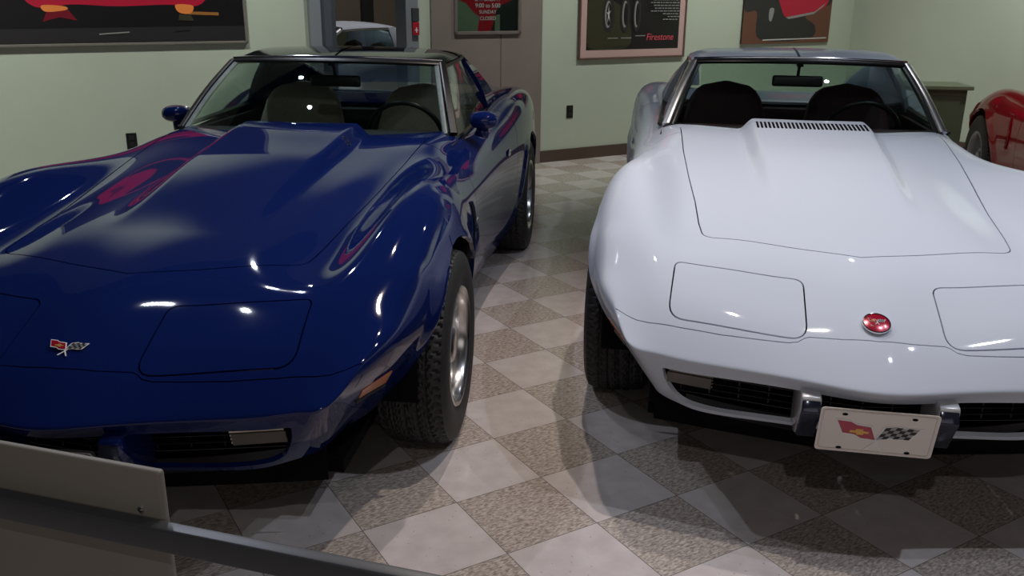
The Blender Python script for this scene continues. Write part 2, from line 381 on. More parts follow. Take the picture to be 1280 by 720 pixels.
def rrect(c, r, n=5):
    """rounded polygon through the 2-D corners c"""
    out = []; m = len(c)
    for i in range(m):
        p = Vector(c[i]); a = Vector(c[i-1]); b = Vector(c[(i+1) % m]); rr = r[i] if isinstance(r, (list, tuple)) else r
        da = (a-p).normalized()*rr; db = (b-p).normalized()*rr
        if rr == 0: out.append(p); continue
        for k in range(n+1):
            t = k/n; out.append((p+da)*(1-t)**2 + p*2*t*(1-t) + (p+db)*t*t)
    return out
def offset(poly, d):
    """outline moved outwards by d"""
    m = len(poly); A = sum(poly[i][0]*poly[(i+1) % m][1]-poly[(i+1) % m][0]*poly[i][1] for i in range(m))
    sg = 1 if A > 0 else -1; out = []
    for i in range(m):
        p = poly[i]; t = (poly[(i+1) % m]-poly[i-1]).normalized(); out.append(Vector((p[0]+t[1]*d*sg, p[1]-t[0]*d*sg)))
    return out
AX = {'z': (0, 1), 'y': (0, 2), 'x': (1, 2)}
def inside(poly, x, y):
    c = False; m = len(poly)
    for i in range(m):
        a, b = poly[i], poly[i-1]
        if (a[1] > y) != (b[1] > y) and x < (b[0]-a[0])*(y-a[1])/(b[1]-a[1])+a[0]: c = not c
    return c
def cut(bm, poly, ax, filt):
    """cut the mesh along an outline seen down axis ax"""
    a, b = AX[ax]; m = len(poly); E_ = .01
    X0, X1 = min(p[0] for p in poly)-E_, max(p[0] for p in poly)+E_; Y0, Y1 = min(p[1] for p in poly)-E_, max(p[1] for p in poly)+E_
    cand = {}
    def box(f):
        fx = [v.co[a] for v in f.verts]; fy = [v.co[b] for v in f.verts]; return min(fx), max(fx), min(fy), max(fy)
    for f in bm.faces:
        c = f.verts[0].co
        if c[a] < X0-.06 or c[a] > X1+.06 or c[b] < Y0-.06 or c[b] > Y1+.06: continue
        if not filt(f.calc_center_bounds()): continue
        cand[f] = box(f)
    for i in range(m):
        p, q = poly[i], poly[(i+1) % m]
        if (q-p).length < 1e-5: continue
        n = Vector((0, 0, 0)); t = (q-p).normalized(); n[a] = t[1]; n[b] = -t[0]
        co = Vector((0, 0, 0)); co[a] = p[0]; co[b] = p[1]
        e = .004; x0, x1 = min(p[0], q[0])-e, max(p[0], q[0])+e; y0, y1 = min(p[1], q[1])-e, max(p[1], q[1])+e
        fs = [f for f, w in cand.items() if f.is_valid and w[1] >= x0 and w[0] <= x1 and w[3] >= y0 and w[2] <= y1]
        if not fs: continue
        es = {e_ for f in fs for e_ in f.edges}; vs = {v for f in fs for v in f.verts}
        r = bmesh.ops.bisect_plane(bm, geom=list(vs)+list(es)+fs, plane_co=co, plane_no=n, dist=1e-6)
        for f in fs:
            if f.is_valid: cand[f] = box(f)
        for f in r['geom']:
            if isinstance(f, bmesh.types.BMFace) and f not in cand: cand[f] = box(f)
def pick(bm, poly, ax, filt):
    a, b = AX[ax]; r = []
    xs = [p[0] for p in poly]; ys = [p[1] for p in poly]; x0, x1, y0, y1 = min(xs), max(xs), min(ys), max(ys)
    for f in bm.faces:
        c = f.calc_center_median()
        if x0 <= c[a] <= x1 and y0 <= c[b] <= y1 and filt(c) and inside(poly, c[a], c[b]): r.append(f)
    return r
def take(bm, faces):
    """move faces to a new bmesh"""
    nb = bmesh.new(); mp = {}
    for f in faces:
        vs = []
        for v in f.verts:
            if v not in mp: mp[v] = nb.verts.new(v.co)
            vs.append(mp[v])
        try: nb.faces.new(vs)
        except ValueError: pass
    bmesh.ops.delete(bm, geom=faces, context='FACES')
    return nb
def finish(name, bm, m, parent, flange=.012, inward=None):
    """to object: smooth body normals, edges folded inwards"""
    bmesh.ops.dissolve_degenerate(bm, dist=1e-5, edges=bm.edges)
    bm.normal_update(); nf = set()
    if flange:
        bd = [e for e in bm.edges if e.is_boundary]
        r = bmesh.ops.extrude_edge_only(bm, edges=bd); nv = [g for g in r['geom'] if isinstance(g, bmesh.types.BMVert)]
        nf = {g for g in r['geom'] if isinstance(g, bmesh.types.BMFace)}
        for v in nv: v.co -= smooth_n(v.co)*flange
    bm.faces.index_update(); nfi = {f.index for f in nf if f.is_valid}
    me = bpy.data.meshes.new(name); bm.to_mesh(me); bm.free(); me.shade_smooth()
    vn = {}; ns = []
    for p in me.polygons:
        for li in p.loop_indices:
            vi = me.loops[li].vertex_index
            if p.index in nfi: ns.append(p.normal.copy())
            else:
                if vi not in vn: vn[vi] = smooth_n(me.vertices[vi].co)
                ns.append(vn[vi])
    me.normals_split_custom_set(ns)
    for mm in (m if isinstance(m, (list, tuple)) else [m]): me.materials.append(mm)
    o = bpy.data.objects.new(name, me); link(o); o.parent = parent
    return o

# ---- outlines on the body
V2 = lambda *a: [Vector(p) for p in a]
UPF = lambda c: c.z > .5 and c.x < 4.2
def hood_outline():
    side = [(.77, .490), (1.0, .503), (1.3, .53), (1.6, .553), (2.03, .572)]
    back = [(2.03-.075*(1-(y/.572)**2), y) for y in (.45, .3, .15, 0, -.15, -.3, -.45)]
    full = [(.504, 0), (.641, .476)] + side + back + [(x, -y) for x, y in side[::-1]] + [(.641, -.476)]
    return rrect(V2(*full), [0, .045] + [0]*(len(side)*2+len(back)) + [.045], 6)
HOOD = hood_outline()
LD = rrect(V2((.155, .185), (.385, .182), (.447, .562), (.228, .575)), [.05, .035, .03, .05], 6)
SIDEF = lambda sg: (lambda c: c.y*sg > .6 and c.z < .80)
def arch(sc, r): return [Vector((sc + r*cos(t), .335 + r*sin(t))) for t in [pi*k/40*2 for k in range(40)]]
GR = rrect(V2((-.582, .434), (-.572, .385), (-.53, .301), (-.40, .293), (.40, .293), (.53, .301), (.572, .385), (.582, .434)), [.008, .02, .04, .02, .02, .04, .02, .008], 5)
FRF = lambda c: c.x < .5 and c.z < .46
def door_outline():
    return rrect(V2((1.80, .73), (1.76, .30), (1.86, .19), (2.85, .19), (2.98, .40), (3.04, .80), (2.95, .95), (1.95, .95)), [.02, .1, .05, .05, .1, .03, .0, .0], 4)
# cabin opening, from cowl to behind the seats
CAB = rrect(V2((2.02, 0), (2.045, .30), (2.12, .55), (2.22, .655), (2.6, .672), (3.05, .685), (3.22, .66), (3.27, .5), (3.27, -.5), (3.22, -.66), (3.05, -.685), (2.6, -.672), (2.22, -.655), (2.12, -.55), (2.045, -.30)), .02, 2)
PARTS = []
def body_parts(kind, root, paint):
    R = {}
    if PARTS:                                                        # same pressings, another paint
        for k, me in PARTS:
            me = me.copy(); me.materials.clear(); me.materials.append(paint)
            o = bpy.data.objects.new(k, me); link(o); o.parent = root; R.setdefault(k, []).append(o)
        cavities(root); return R
    bm = bmesh.new(); bm.from_mesh(BM0)
    P = {}
    # cabin hole
    cut(bm, CAB, 'z', UPF); bmesh.ops.delete(bm, geom=pick(bm, CAB, 'z', UPF), context='FACES')
    g = .0022
    # hood
    o1, o2 = offset(HOOD, -g), offset(HOOD, g)
    cut(bm, o1, 'z', UPF); cut(bm, o2, 'z', UPF)
    P['hood'] = [take(bm, pick(bm, o1, 'z', UPF))]; bmesh.ops.delete(bm, geom=pick(bm, o2, 'z', UPF), context='FACES')
    # headlight doors
    P['headlight_door'] = []
    for sg in (1, -1):
        q = [Vector((p[0], p[1]*sg)) for p in LD]; o1, o2 = offset(q, -g), offset(q, g)
        cut(bm, o1, 'z', UPF); cut(bm, o2, 'z', UPF)
        P['headlight_door'].append(take(bm, pick(bm, o1, 'z', UPF))); bmesh.ops.delete(bm, geom=pick(bm, o2, 'z', UPF), context='FACES')
    # doors
    P['door'] = []
    D = door_outline()
    for sg in (1, -1):
        fl_ = lambda c: c.y*sg > .55
        o1, o2 = offset(D, -g), offset(D, g)
        cut(bm, o1, 'y', fl_); cut(bm, o2, 'y', fl_)
        P['door'].append(take(bm, pick(bm, o1, 'y', fl_))); bmesh.ops.delete(bm, geom=pick(bm, o2, 'y', fl_), context='FACES')
    # wheel arches
    for sg in (1, -1):
        for sc in (SF, SF+WB):
            A = arch(sc, .372); cut(bm, A, 'y', SIDEF(sg)); bmesh.ops.delete(bm, geom=pick(bm, A, 'y', lambda c: c.y*sg > .4 and c.z < .74), context='FACES')
    # mouth below the nose
    cut(bm, GR, 'x', FRF); bmesh.ops.delete(bm, geom=pick(bm, GR, 'x', FRF), context='FACES')
    # seam between the flexible bumper cover and the fenders
    SM = [(.140, .0), (.147, .09), (.1625, .178), (.160, .192), (.150, .210), (.1485, .235), (.174, .424), (.197, .538), (.222, .63), (.237, .668), (.258, .70), (.288, .735)]
    pts = [Vector(p) for p in SM]; band = [p+Vector((.0028, 0)) for p in pts]
    outl = pts + band[::-1]
    outl = [Vector((p[0], -p[1])) for p in pts[::-1]] + pts + band[::-1] + [Vector((p[0], -p[1])) for p in band[1:]]
    cut(bm, outl, 'z', UPF); bmesh.ops.delete(bm, geom=pick(bm, outl, 'z', UPF), context='FACES')
    R = {}
    R['body_shell'] = finish('body_shell', bm, paint, root, .014)
    for k, l in P.items(): R[k] = [finish(k, b, paint, root, .014) for b in l]
    for k, l in R.items():
        for o in (l if isinstance(l, list) else [l]): PARTS.append((k, o.data))
    R['body_shell'] = [R['body_shell']]
    cavities(root); return R
def cavities(root):
    # cavity under the skin, closes the gaps and the mouth
    v = bmesh.new(); bx(v, .60, 1.93, -.44, .44, .2, .66); obj('engine_bay', v, VOID, root)
    for sg in (1, -1):
        for sc in (SF, SF+WB):
            v = bmesh.new(); W_ = []; n = 24
            r = .385; yi = .50*sg; yo = .80*sg
            for k in range(n+1):
                t = -.12 + (pi+.24)*k/n
                W_.append((v.verts.new((sc+r*cos(t), yi, .335+r*sin(t))), v.verts.new((sc+r*cos(t), yo, .335+r*sin(t)))))
            for k in range(n): v.faces.new((W_[k][0], W_[k+1][0], W_[k+1][1], W_[k][1]))
            v.faces.new([w[0] for w in W_]); obj('wheel_well', v, VOID, root)
    v = bmesh.new(); bx(v, .45, 4.3, -.62, .62, .15, .19); obj('underbody', v, VOID, root)

# ---- wheels, shared by every car
def tyre_mesh():
    bm = bmesh.new(); n = 288; w = .113; R = TR_R
    prof = [(-.098, .192), (-.108, .205), (-.116, .235), (-.119, .265), (-.116, .292), (-.110, .310), (-.103, .322)]
    tr = [-.096 + .192*k/34 for k in range(35)]
    prof2 = prof + [(y, None) for y in tr] + [(-a, b) for a, b in prof[::-1]]
    rows = []
    for i in range(n):
        th = 2*pi*i/n; row = []
        for y, r in prof2:
            if r is None:
                base = R - .010*(abs(y)/.096)**3
                z = y/.024; ph = i*72/n
                g1 = min(abs(y-gy) for gy in (-.058, -.02, .02, .058)) < .0032
                wob = .35*sin(y*130) + (.5 if int((y+.096)/.0385) % 2 else 0)
                g2 = ((ph + wob) % 1) < .30 and abs((y+.096) % .0385 - .019) > .004
                g3 = ((ph*.5 + wob*1.3 + y*9) % 1) < .12
                r = base - (.007 if (g1 or g2 or g3) else 0)
            row.append(bm.verts.new((r*cos(th), y, r*sin(th))))
        rows.append(row)
    for i in range(n):
        A, B = rows[i], rows[(i+1) % n]
        for j in range(len(prof2)-1): bm.faces.new((A[j], A[j+1], B[j+1], B[j]))
    for v in bm.verts:                                               # flat where it stands
        if v.co.z < -R+.012: v.co.z = max(v.co.z, -R+.006) if v.co.z < -R+.004 else v.co.z
    bmesh.ops.recalc_face_normals(bm, faces=bm.faces)
    return bm
def rim_mesh():
    bm = bmesh.new()
    # outer face towards +y
    lathe(bm, [(.195, .098), (.205, .104), (.208, .110), (.204, .114), (.196, .112), (.186, .100), (.181, .070), (.180, .045), (.172, .036), (.160, .036)], 72)
    lathe(bm, [(.160, .036), (.150, .040), (.145, .046)], 72)
    n = 96                                                             # slotted disc
    rs = [.145, .135, .110, .088, .075, .062]; zs = [.046, .052, .062, .068, .070, .072]
    V = [[bm.verts.new((r*cos(2*pi*i/n), z, r*sin(2*pi*i/n))) for r, z in zip(rs, zs)] for i in range(n)]
    for i in range(n):
        for j in range(5):
            ph = (i % 12)
            if j in (1, 2) and 3 <= ph <= 8: continue
            bm.faces.new((V[i][j], V[(i+1) % n][j], V[(i+1) % n][j+1], V[i][j+1]))
    lathe(bm, [(.062, .072), (.060, .085), (.050, .092), (.030, .095), (.0005, .096)], 48)
    lathe(bm, [(.195, .098), (.186, .02), (.186, -.10), (.2, -.105)], 72)
    bmesh.ops.recalc_face_normals(bm, faces=bm.faces)
    return bm
def wheel_proto():
    o = obj('wheel', rim_mesh(), ALLOY, None, 40)
    t = obj('tire', tyre_mesh(), RUBBER, o, 35)
    d = bmesh.new(); lathe(d, [(.001, .02), (.178, .02), (.178, .0), (.001, 0)], 32); obj('brake_disc', d, VOID, o)
    return o
WP = wheel_proto()
def copy_tree(o, parent=None):
    c = o.copy(); COL.objects.link(c); c.parent = parent
    for ch in list(o.children): copy_tree(ch, c)
    return c
def wheels(root):
    global WP
    for sc in (SF, SF+WB):
        for sg in (1, -1):
            w = copy_tree(WP, root) if WP.parent else WP
            w.parent = root; w.location = (sc, (TR_Y + (.008 if sc > 2 else 0))*sg, TR_R - .006)
            w.rotation_euler = (0, 0, 0 if sg > 0 else pi)

# ---- greenhouse curves (car's left side, y > 0)
def ws_pt(u, v):
    """windscreen: u -1..1 across, v 0 bottom .. 1 top"""
    a = abs(u)
    b = Vector((1.985 + .235*a**2.2, .642*u, .892 - .018*a**2)); t = Vector((2.50 + .09*a**2, .525*u, 1.170 - .016*a**2))
    p = b.lerp(t, v); p.x -= .012*sin(pi*v); p.z += .012*sin(pi*v)
    return p
def roof_pt(u, v):
    """roof: u -1..1 across, v 0 header .. 1 back edge"""
    a = abs(u); x0 = 2.50+.09*a**2; x1 = 3.16
    z = (1.170-.016*a**2)*(1-v) + (1.190-.02*a**2)*v + .034*sin(pi*v)**.8 - .028*max(0, (a-.8)/.2)**2*(.2+sin(pi*v)*.8)
    return Vector((lerp(x0, x1, v), (.525+.025*sin(pi*v))*u, z))
def belt(s): # top edge of the door
    return Vector((s, .672, tab([(2.2, .868), (2.6, .87), (3.1, .895), (3.3, .905)], s)))

def bar3(bm, pts, w, h, n=None):
    """a strip of rectangular section along a 3-D polyline; w across, h along the surface normal n"""
    P = [Vector(p) for p in pts]; rows = []
    for i, p in enumerate(P):
        t = (P[min(i+1, len(P)-1)]-P[max(i-1, 0)]).normalized(); nn = (n[i] if isinstance(n, list) else Vector(n)).normalized()
        s = t.cross(nn).normalized(); nn = s.cross(t).normalized()
        rows.append([bm.verts.new(p + s*a*w/2 + nn*b*h/2) for a, b in ((-1, -1), (1, -1), (1, .6), (.7, 1), (-.7, 1), (-1, .6))])
    m = 6
    for i in range(len(P)-1):
        A, B = rows[i], rows[i+1]
        for k in range(m): bm.faces.new((A[k], A[(k+1) % m], B[(k+1) % m], B[k]))
    bm.faces.new(rows[0][::-1]); bm.faces.new(rows[-1]); bmesh.ops.recalc_face_normals(bm, faces=bm.faces)
    return bm
def txt(name, body, size, m, parent, M, ext=.001, align='CENTER', shear=0, sx=1):
    c = bpy.data.curves.new(name, 'FONT'); c.body = body; c.size = size; c.extrude = ext; c.align_x = align; c.align_y = 'CENTER'; c.shear = shear
    t = bpy.data.objects.new(name, c); link(t)
    dg = bpy.context.evaluated_depsgraph_get(); me = bpy.data.meshes.new_from_object(t.evaluated_get(dg)); bpy.data.objects.remove(t)
    me.transform(Matrix.Diagonal((sx, 1, 1, 1))); me.materials.clear(); me.materials.append(m)
    o = bpy.data.objects.new(name, me); link(o); o.parent = parent; o.matrix_local = M
    return o
def frame_m(o, x, n):
    """matrix with local x along x, local z along n"""
    n = Vector(n).normalized(); x = Vector(x); x = (x-n*x.dot(n)).normalized(); y = n.cross(x)
    M = Matrix(((x.x, y.x, n.x, o[0]), (x.y, y.y, n.y, o[1]), (x.z, y.z, n.z, o[2]), (0, 0, 0, 1))); return M
def flatpoly(bm, pts, z0, z1, mi=0):
    return prism(bm, [(p[0], p[1], z0) for p in pts], (0, 0, 1), z1-z0, mi)
def flags(parent, M, w, red=EMRED, name='crossed_flag_emblem'):
    """crossed flags, w wide, centred, drawn in the local xy plane"""
    bm = bmesh.new(); k = w/100
    def T(pts): return [(p[0]*k, p[1]*k) for p in pts]
    flatpoly(bm, T([(-47, 15), (-30, 14), (-24, 10), (-5, 8), (3, -14), (-16, -13), (-24, -8), (-38, -7)]), 0, .0012, 0)
    flatpoly(bm, T([(-45, 13), (-30, 12), (-23, 8), (-7, 6), (0, -12), (-16, -11), (-24, -6), (-37, -5)]), .0012, .0018, 1)
    flatpoly(bm, T([(7, 8), (20, 11), (32, 9), (49, 10), (38, -9), (26, -10), (16, -9), (-2, -14)][::-1]), 0, .0012, 0)
    flatpoly(bm, T([(9, 7), (20, 9.5), (32, 7.5), (46, 8.5), (36, -7.5), (26, -8.5), (16, -7.5), (1, -12)][::-1]), .0012, .0016, 3)
    def fp(u, v):
        a = Vector((9, 7)).lerp(Vector((46, 8.5)), u); b = Vector((1, -12)).lerp(Vector((36, -7.5)), u); p = a.lerp(b, v); p.y += 1.3*sin(u*pi*1.2); return p
    for i in range(6):
        for j in range(4):
            if (i+j) % 2 == 0:
                flatpoly(bm, T([fp(i/6, j/4), fp((i+1)/6, j/4), fp((i+1)/6, (j+1)/4), fp(i/6, (j+1)/4)][::-1]), .0016, .002, 4)
    flatpoly(bm, T([(3, -13), (6, -13), (-9, -30), (-12, -29)]), 0, .0012, 0)   # poles
    flatpoly(bm, T([(-2, -13), (1, -13), (12, -31), (9, -31)]), 0, .0014, 0)
    flatpoly(bm, T([(-29, 0), (-23, 0), (-23, 2.4), (-15, 2.4), (-15, 0), (-8, -1), (-9, -3.6), (-14, -3.6), (-14, -6), (-22, -6), (-22, -3.6), (-30, -3)][::-1]), .0018, .0024, 2)
    bmesh.ops.recalc_face_normals(bm, faces=bm.faces)
    o = obj(name, bm, [EMWHITE, red, EMGOLD, EMGREY, BLACK], parent); o.matrix_local = M
    return o

def seat(root, yc, m):
    bm = bmesh.new()
    def back(u, v):
        t = 2*pi*u; h = v; w = .235*(1-.22*sstep(.55, 1, h))*(1 if h < .86 else math.sqrt(max(0, 1-((h-.86)/.14)**2))*.9+.06)
        d = .075*(1-.35*h)*(1 if h < .9 else math.sqrt(max(0, 1-((h-.9)/.1)**2))*.85+.1)
        c, s_ = cos(t), sin(t); ex = .45
        X = math.copysign(abs(c)**ex, c)*d; Y = math.copysign(abs(s_)**ex, s_)*w
        return Vector((2.86 + .20*h + X, yc + Y, .42 + .60*h))
    V = grid(bm, back, 40, 24); bmesh.ops.remove_doubles(bm, verts=bm.verts, dist=.0005)
    r = [v for v in bm.verts if v.co.z > 1.0199]
    bx(bm, 2.42, 2.90, yc-.235, yc+.235, .30, .44, .05)
    bmesh.ops.recalc_face_normals(bm, faces=bm.faces)
    return obj('seat', bm, m, root, 50)
def oval(bm, c, ax, ay, az, nu=24, nv=14, p=1):
    def f(u, v):
        t = 2*pi*u; q = -pi/2 + pi*v; sg = lambda x: math.copysign(abs(x)**p, x)
        return Vector((c[0]+ax*sg(cos(q))*sg(cos(t)), c[1]+ay*sg(cos(q))*sg(sin(t)), c[2]+az*sg(sin(q))))
    n0 = len(bm.verts); grid(bm, f, nu, nv); bmesh.ops.remove_doubles(bm, verts=bm.verts, dist=.0002); return bm

def build_car(kind, label, pose, paint, seatm, inner, pillar):
    a, ox, oy = pose
    # local axes: x runs rearwards, +y is the car's right (left in the picture)
    root = empty('sports_car', (ox, oy, 0), pi/2 - a)
    tag(root, label, 'car')
    R = body_parts(kind, root, paint)
    wheels(root)
    hood = R['hood'][0]
    # --- windscreen
    bm = bmesh.new(); grid(bm, lambda u, v: ws_pt((2*u-1)*.985, .01+.98*v), 30, 12); thicken(bm, .004); obj('windshield', bm, GLASS, root, 60)
    # frame: header, pillars
    us = [-1+k/10 for k in range(21)]
    bm = bmesh.new(); bar3(bm, [ws_pt(u, 1.0)+Vector((.004, 0, .004)) for u in us], .045, .016, (-.5, 0, 1)); obj('windshield_header', bm, BLACK, root, 40)
    bm = bmesh.new(); bar3(bm, [ws_pt(u, 1.02)+Vector((-.004, 0, .012)) for u in us], .008, .008, (-.5, 0, 1)); obj('header_trim', bm, CHROME, root, 40)
    for sg in (1, -1):
        bm = bmesh.new(); bar3(bm, [ws_pt(sg, v)+Vector((0, 0, 0)) for v in [k/8 for k in range(-0, 9)]], .040 if kind == 'white' else .034, .022, (-.75, .45*sg, .5)); obj('windshield_pillar', bm, pillar, root, 40)
        bm = bmesh.new(); bar3(bm, [ws_pt(sg*.945, v)+Vector((.004, 0, 0)) for v in [k/8 for k in range(9)]], .022, .010, (-.8, 0, .5)); obj('pillar_seal', bm, noise_mat('seal_reflection', (.20, .22, .23), (.26, .28, .29), 20, .5) if kind == 'blue' else BLACK, root, 40)  # on the blue car its grey paints the pale reflection inside the pillar
    bm = bmesh.new()                                                  # cowl panel between hood and glass
    grid(bm, lambda u, v: (lambda y: Vector((lerp(1.945+.075*(y/.572)**2, 2.01+.235*min(1, abs(y)/.642)**2.2, v), y, lerp(.868, .886, v))))((2*u-1)*.60), 24, 4)
    thicken(bm, .01); obj('cowl_panel', bm, paint if kind != 'white' else BLACK, root, 40)
    # --- roof: two lift-off panels, the bar between them, the hoop behind
    for sg in (1, -1):
        bm = bmesh.new(); grid(bm, lambda u, v: roof_pt(sg*(.012+.988*u), .03+.80*v), 20, 16, flip=sg < 0); thicken(bm, .02); obj('roof_panel', bm, paint if kind == 'white' else mat('smoked_roof', (.004, .006, .010), .5, 0, 1.0, 0), root, 50)
    bm = bmesh.new(); grid(bm, lambda u, v: roof_pt(-.03+.06*u, v*.9)-Vector((0, 0, .016)), 2, 8); thicken(bm, .012); obj('roof_bar', bm, BLACK, root, 50)
    bm = bmesh.new(); grid(bm, lambda u, v: roof_pt(2*u-1, .84+.16*v), 32, 4)
    for sg in (1, -1):                                                # hoop legs down to the body
        top = [roof_pt(sg, .84), roof_pt(sg, 1.0)]; bot = [Vector((3.10, .685*sg, .875)), Vector((3.34, .70*sg, .90))]
        def leg(u, v): 
            p = top[0].lerp(top[1], u).lerp(bot[0].lerp(bot[1], u), v); p.y += sg*.02*sin(pi*v); return p
        grid(bm, leg, 3, 10)
    thicken(bm, .022); obj('roof_hoop', bm, paint, root, 50)
    for sg in (1, -1):                                                # sail panel to the rear deck
        bm = bmesh.new()
        def sail(u, v):
            tp = Vector((3.16+.98*u, sg*lerp(.515, .46, u), lerp(1.165, .915, u**1.15))); bt = Vector((3.34+.85*u, sg*lerp(.70, .60, u), lerp(.90, .905, u)-.01))
            p = tp.lerp(bt, v); p.y += sg*.02*sin(pi*v); return p
        grid(bm, sail, 14, 8); thicken(bm, .02); obj('sail_panel', bm, paint, root, 50)
    bm = bmesh.new()
    if kind != 'white': grid(bm, lambda u, v: Vector((3.17+.96*v, lerp(-1, 1, u)*lerp(.50, .45, v), lerp(1.165, .915, v**1.15) + .012*(1-(2*u-1)**2))), 12, 12)
    else: grid(bm, lambda u, v: Vector((3.22+.03*v, lerp(-1, 1, u)*.47, lerp(1.155, .90, v))), 8, 6)
    thicken(bm, .004); obj('rear_window', bm, GLASS, root, 50)
    # --- side windows
    for sg in (1, -1):
        bm = bmesh.new()
        def sw(u, v):
            b = Vector((lerp(2.25, 3.10, u), .674*sg, .862+.02*u)); t_ = roof_pt(sg, .02+.82*u) ; t_ = t_ + Vector((0, 0, -.02))
            return b.lerp(t_, v)
        grid(bm, sw, 12, 6); thicken(bm, .004); obj('side_window', bm, GLASS, root, 60)
        bm = bmesh.new(); bar3(bm, [roof_pt(sg*1.005, .02+.82*k/8)+Vector((0, 0, -.012)) for k in range(9)], .016, .014, (0, sg, .3)); obj('drip_rail', bm, CHROME if kind == 'white' else BLACK, root, 40)
        bm = bmesh.new(); bar3(bm, [(s, .676*sg, .868+.02*(s-2.25)/.85) for s in (2.25, 2.5, 2.8, 3.1)], .012, .02, (0, sg, .6)); obj('window_sill_trim', bm, BLACK, root)
    # --- interior
    bm = bmesh.new(); bx(bm, 2.0, 3.34, -.66, .66, .20, .26)
    for sg in (1, -1): bx(bm, 2.05, 3.2, *sorted((sg*.640, sg*.665)), .26, .85)
    bx(bm, 1.99, 2.03, -.60, .60, .26, .84); obj('cabin_lining', bm, inner, root)
    bm = bmesh.new()
    grid(bm, lambda u, v: Vector((2.04+.33*v+.10*((2*u-1)**2)*(1-v)*1.6, (2*u-1)*.62, .868 - .02*v**2 + .012*sin(pi*v))), 20, 6); thicken(bm, .015)
    bx(bm, 2.33, 2.40, -.62, .62, .60, .862, .02); bx(bm, 2.35, 2.9, -.10, .10, .26, .50, .02); obj('dashboard', bm, inner, root, 40)
    for yc in (.33, -.33): seat(root, yc, seatm)
    bm = bmesh.new(); bx(bm, 3.20, 3.26, -.60, .60, .30, .86, .01); bx(bm, 3.24, 4.1, -.46, .46, .80, .84, .01); obj('rear_bulkhead', bm, inner, root)
    # steering wheel
    hub = Vector((2.58, -.34, .80)); n = Vector((1, 0, .36)).normalized(); sx = Vector((0, 1, 0)); sy = n.cross(sx)
    bm = bmesh.new(); tube(bm, [hub + (sx*cos(2*pi*k/36)+sy*sin(2*pi*k/36))*.185 for k in range(36)], .013, 8, True)
    for t_ in (0, pi, -pi/2): tube(bm, [hub-n*.03, hub + (sx*cos(t_)+sy*sin(t_))*.18], .009, 6)
    tube(bm, [hub-n*.05, hub-n*.25], .025, 10); obj('steering_wheel', bm, BLACK, root, 50)
    # rear-view mirror
    bm = bmesh.new(); bx(bm, 2.545, 2.575, -.125, .125, 1.040, 1.095, .012); tube(bm, [(2.56, 0, 1.09), (2.53, 0, 1.155)], .008, 8); obj('interior_mirror', bm, BLACK, root, 40)
    # --- mouth: grille, lamps, plate, guards
    bm = bmesh.new()
    for k in range(7):
        z = .30 + .020*k
        bar3(bm, [(.215 + .10*(abs(y)/.5)**1.2, y, z) for y in (-.53, -.4, -.2, 0, .2, .4, .53)], .003, .006, (-1, 0, 0))
    for k in range(13): y = -.52+.0867*k; x = .22+.10*(abs(y)/.5)**1.2; bx(bm, x, x+.01, y-.002, y+.002, .295, .43)
    obj('grille', bm, BLACK, root)
    bm = bmesh.new(); grid(bm, lambda u, v: Vector((.25 + .12*(abs(2*u-1))**1.2, (2*u-1)*.60, .17+.33*v)), 12, 2); obj('grille_backing', bm, VOID, root)
    for sg in (1, -1):
        c, nn = frontpt(.47*sg, .405)
        bm = bmesh.new()
        p0 = Vector((.140, .435*sg, .415)); p1 = Vector((.182, .56*sg, .412))
        def lam(u, v): return p0.lerp(p1, u) + Vector((.012*v, 0, -.018+.036*v if False else .018-.036*v))
        grid(bm, lam, 8, 6); thicken(bm, .02); bmesh.ops.recalc_face_normals(bm, faces=bm.faces)
        l = obj('parking_lamp', bm, mat('lamp_recess', (.05, .04, .03), .3, 0, .5), root)
        bm = bmesh.new()
        for k in range(4): bar3(bm, [p0+Vector((-.012+.010*k/3, 0, .017-.0115*k)), p1+Vector((-.012+.010*k/3, 0, .0155-.0105*k))], .0055, .007, (-1, 0, 0))
        obj('lens_rib', bm, LENS if kind == 'blue' else mat('dim_lens', (.10, .085, .075), .2, 0, .6), l)
    for sg in (1, -1):
        bm = bmesh.new(); prof = [(.050, .447), (.022, .440), (.020, .405), (.085, .300), (.115, .290), (.19, .295), (.19, .447)]
        prism(bm, [(x, sg*.176-.027, z) for x, z in prof], (0, 1, 0), .054); bmesh.ops.recalc_face_normals(bm, faces=bm.faces)
        bmesh.ops.bevel(bm, geom=[e for e in bm.edges if e.calc_face_angle(0) > .3], offset=.006, segments=2, profile=.5, affect='EDGES')
        g_ = obj('bumper_guard', bm, mat('guard_white', (.60, .60, .62), .3, .2, .7) if kind == 'white' else paint, root, 40)
        bm = bmesh.new(); prism(bm, [(x, sg*.176-.0245, z) for x, z in [(.024, .436), (.006, .402), (.070, .300), (.090, .298), (.04, .40)]], (0, 1, 0), .049); bmesh.ops.recalc_face_normals(bm, faces=bm.faces)
        bmesh.ops.bevel(bm, geom=[e for e in bm.edges if e.calc_face_angle(0) > .5], offset=.004, segments=2, profile=.5, affect='EDGES')
        obj('guard_pad', bm, mat('guard_rubber', (.04, .045, .07), .15, .5), g_, 40)
    # plate
    tilt = radians(15); M = Matrix.Translation((.022, 0, .352)) @ Matrix.Rotation(-pi/2, 4, 'Z') @ Matrix.Rotation(pi/2 + tilt, 4, 'X') @ Matrix.Rotation(radians(0), 4, 'Z')
    out = rrect(V2((-.1525, -.076), (.1525, -.076), (.1525, .076), (-.1525, .076)), .012, 5)
    bm = bmesh.new(); flatpoly(bm, [(p[0], p[1]) for p in out], -.0015, .0); 
    pl = obj('license_plate', bm, PINKW if kind == 'white' else BLACK, root); pl.matrix_local = M
    inn = rrect(V2((-.144, -.068), (.144, -.068), (.144, .068), (-.144, .068)), .010, 5)
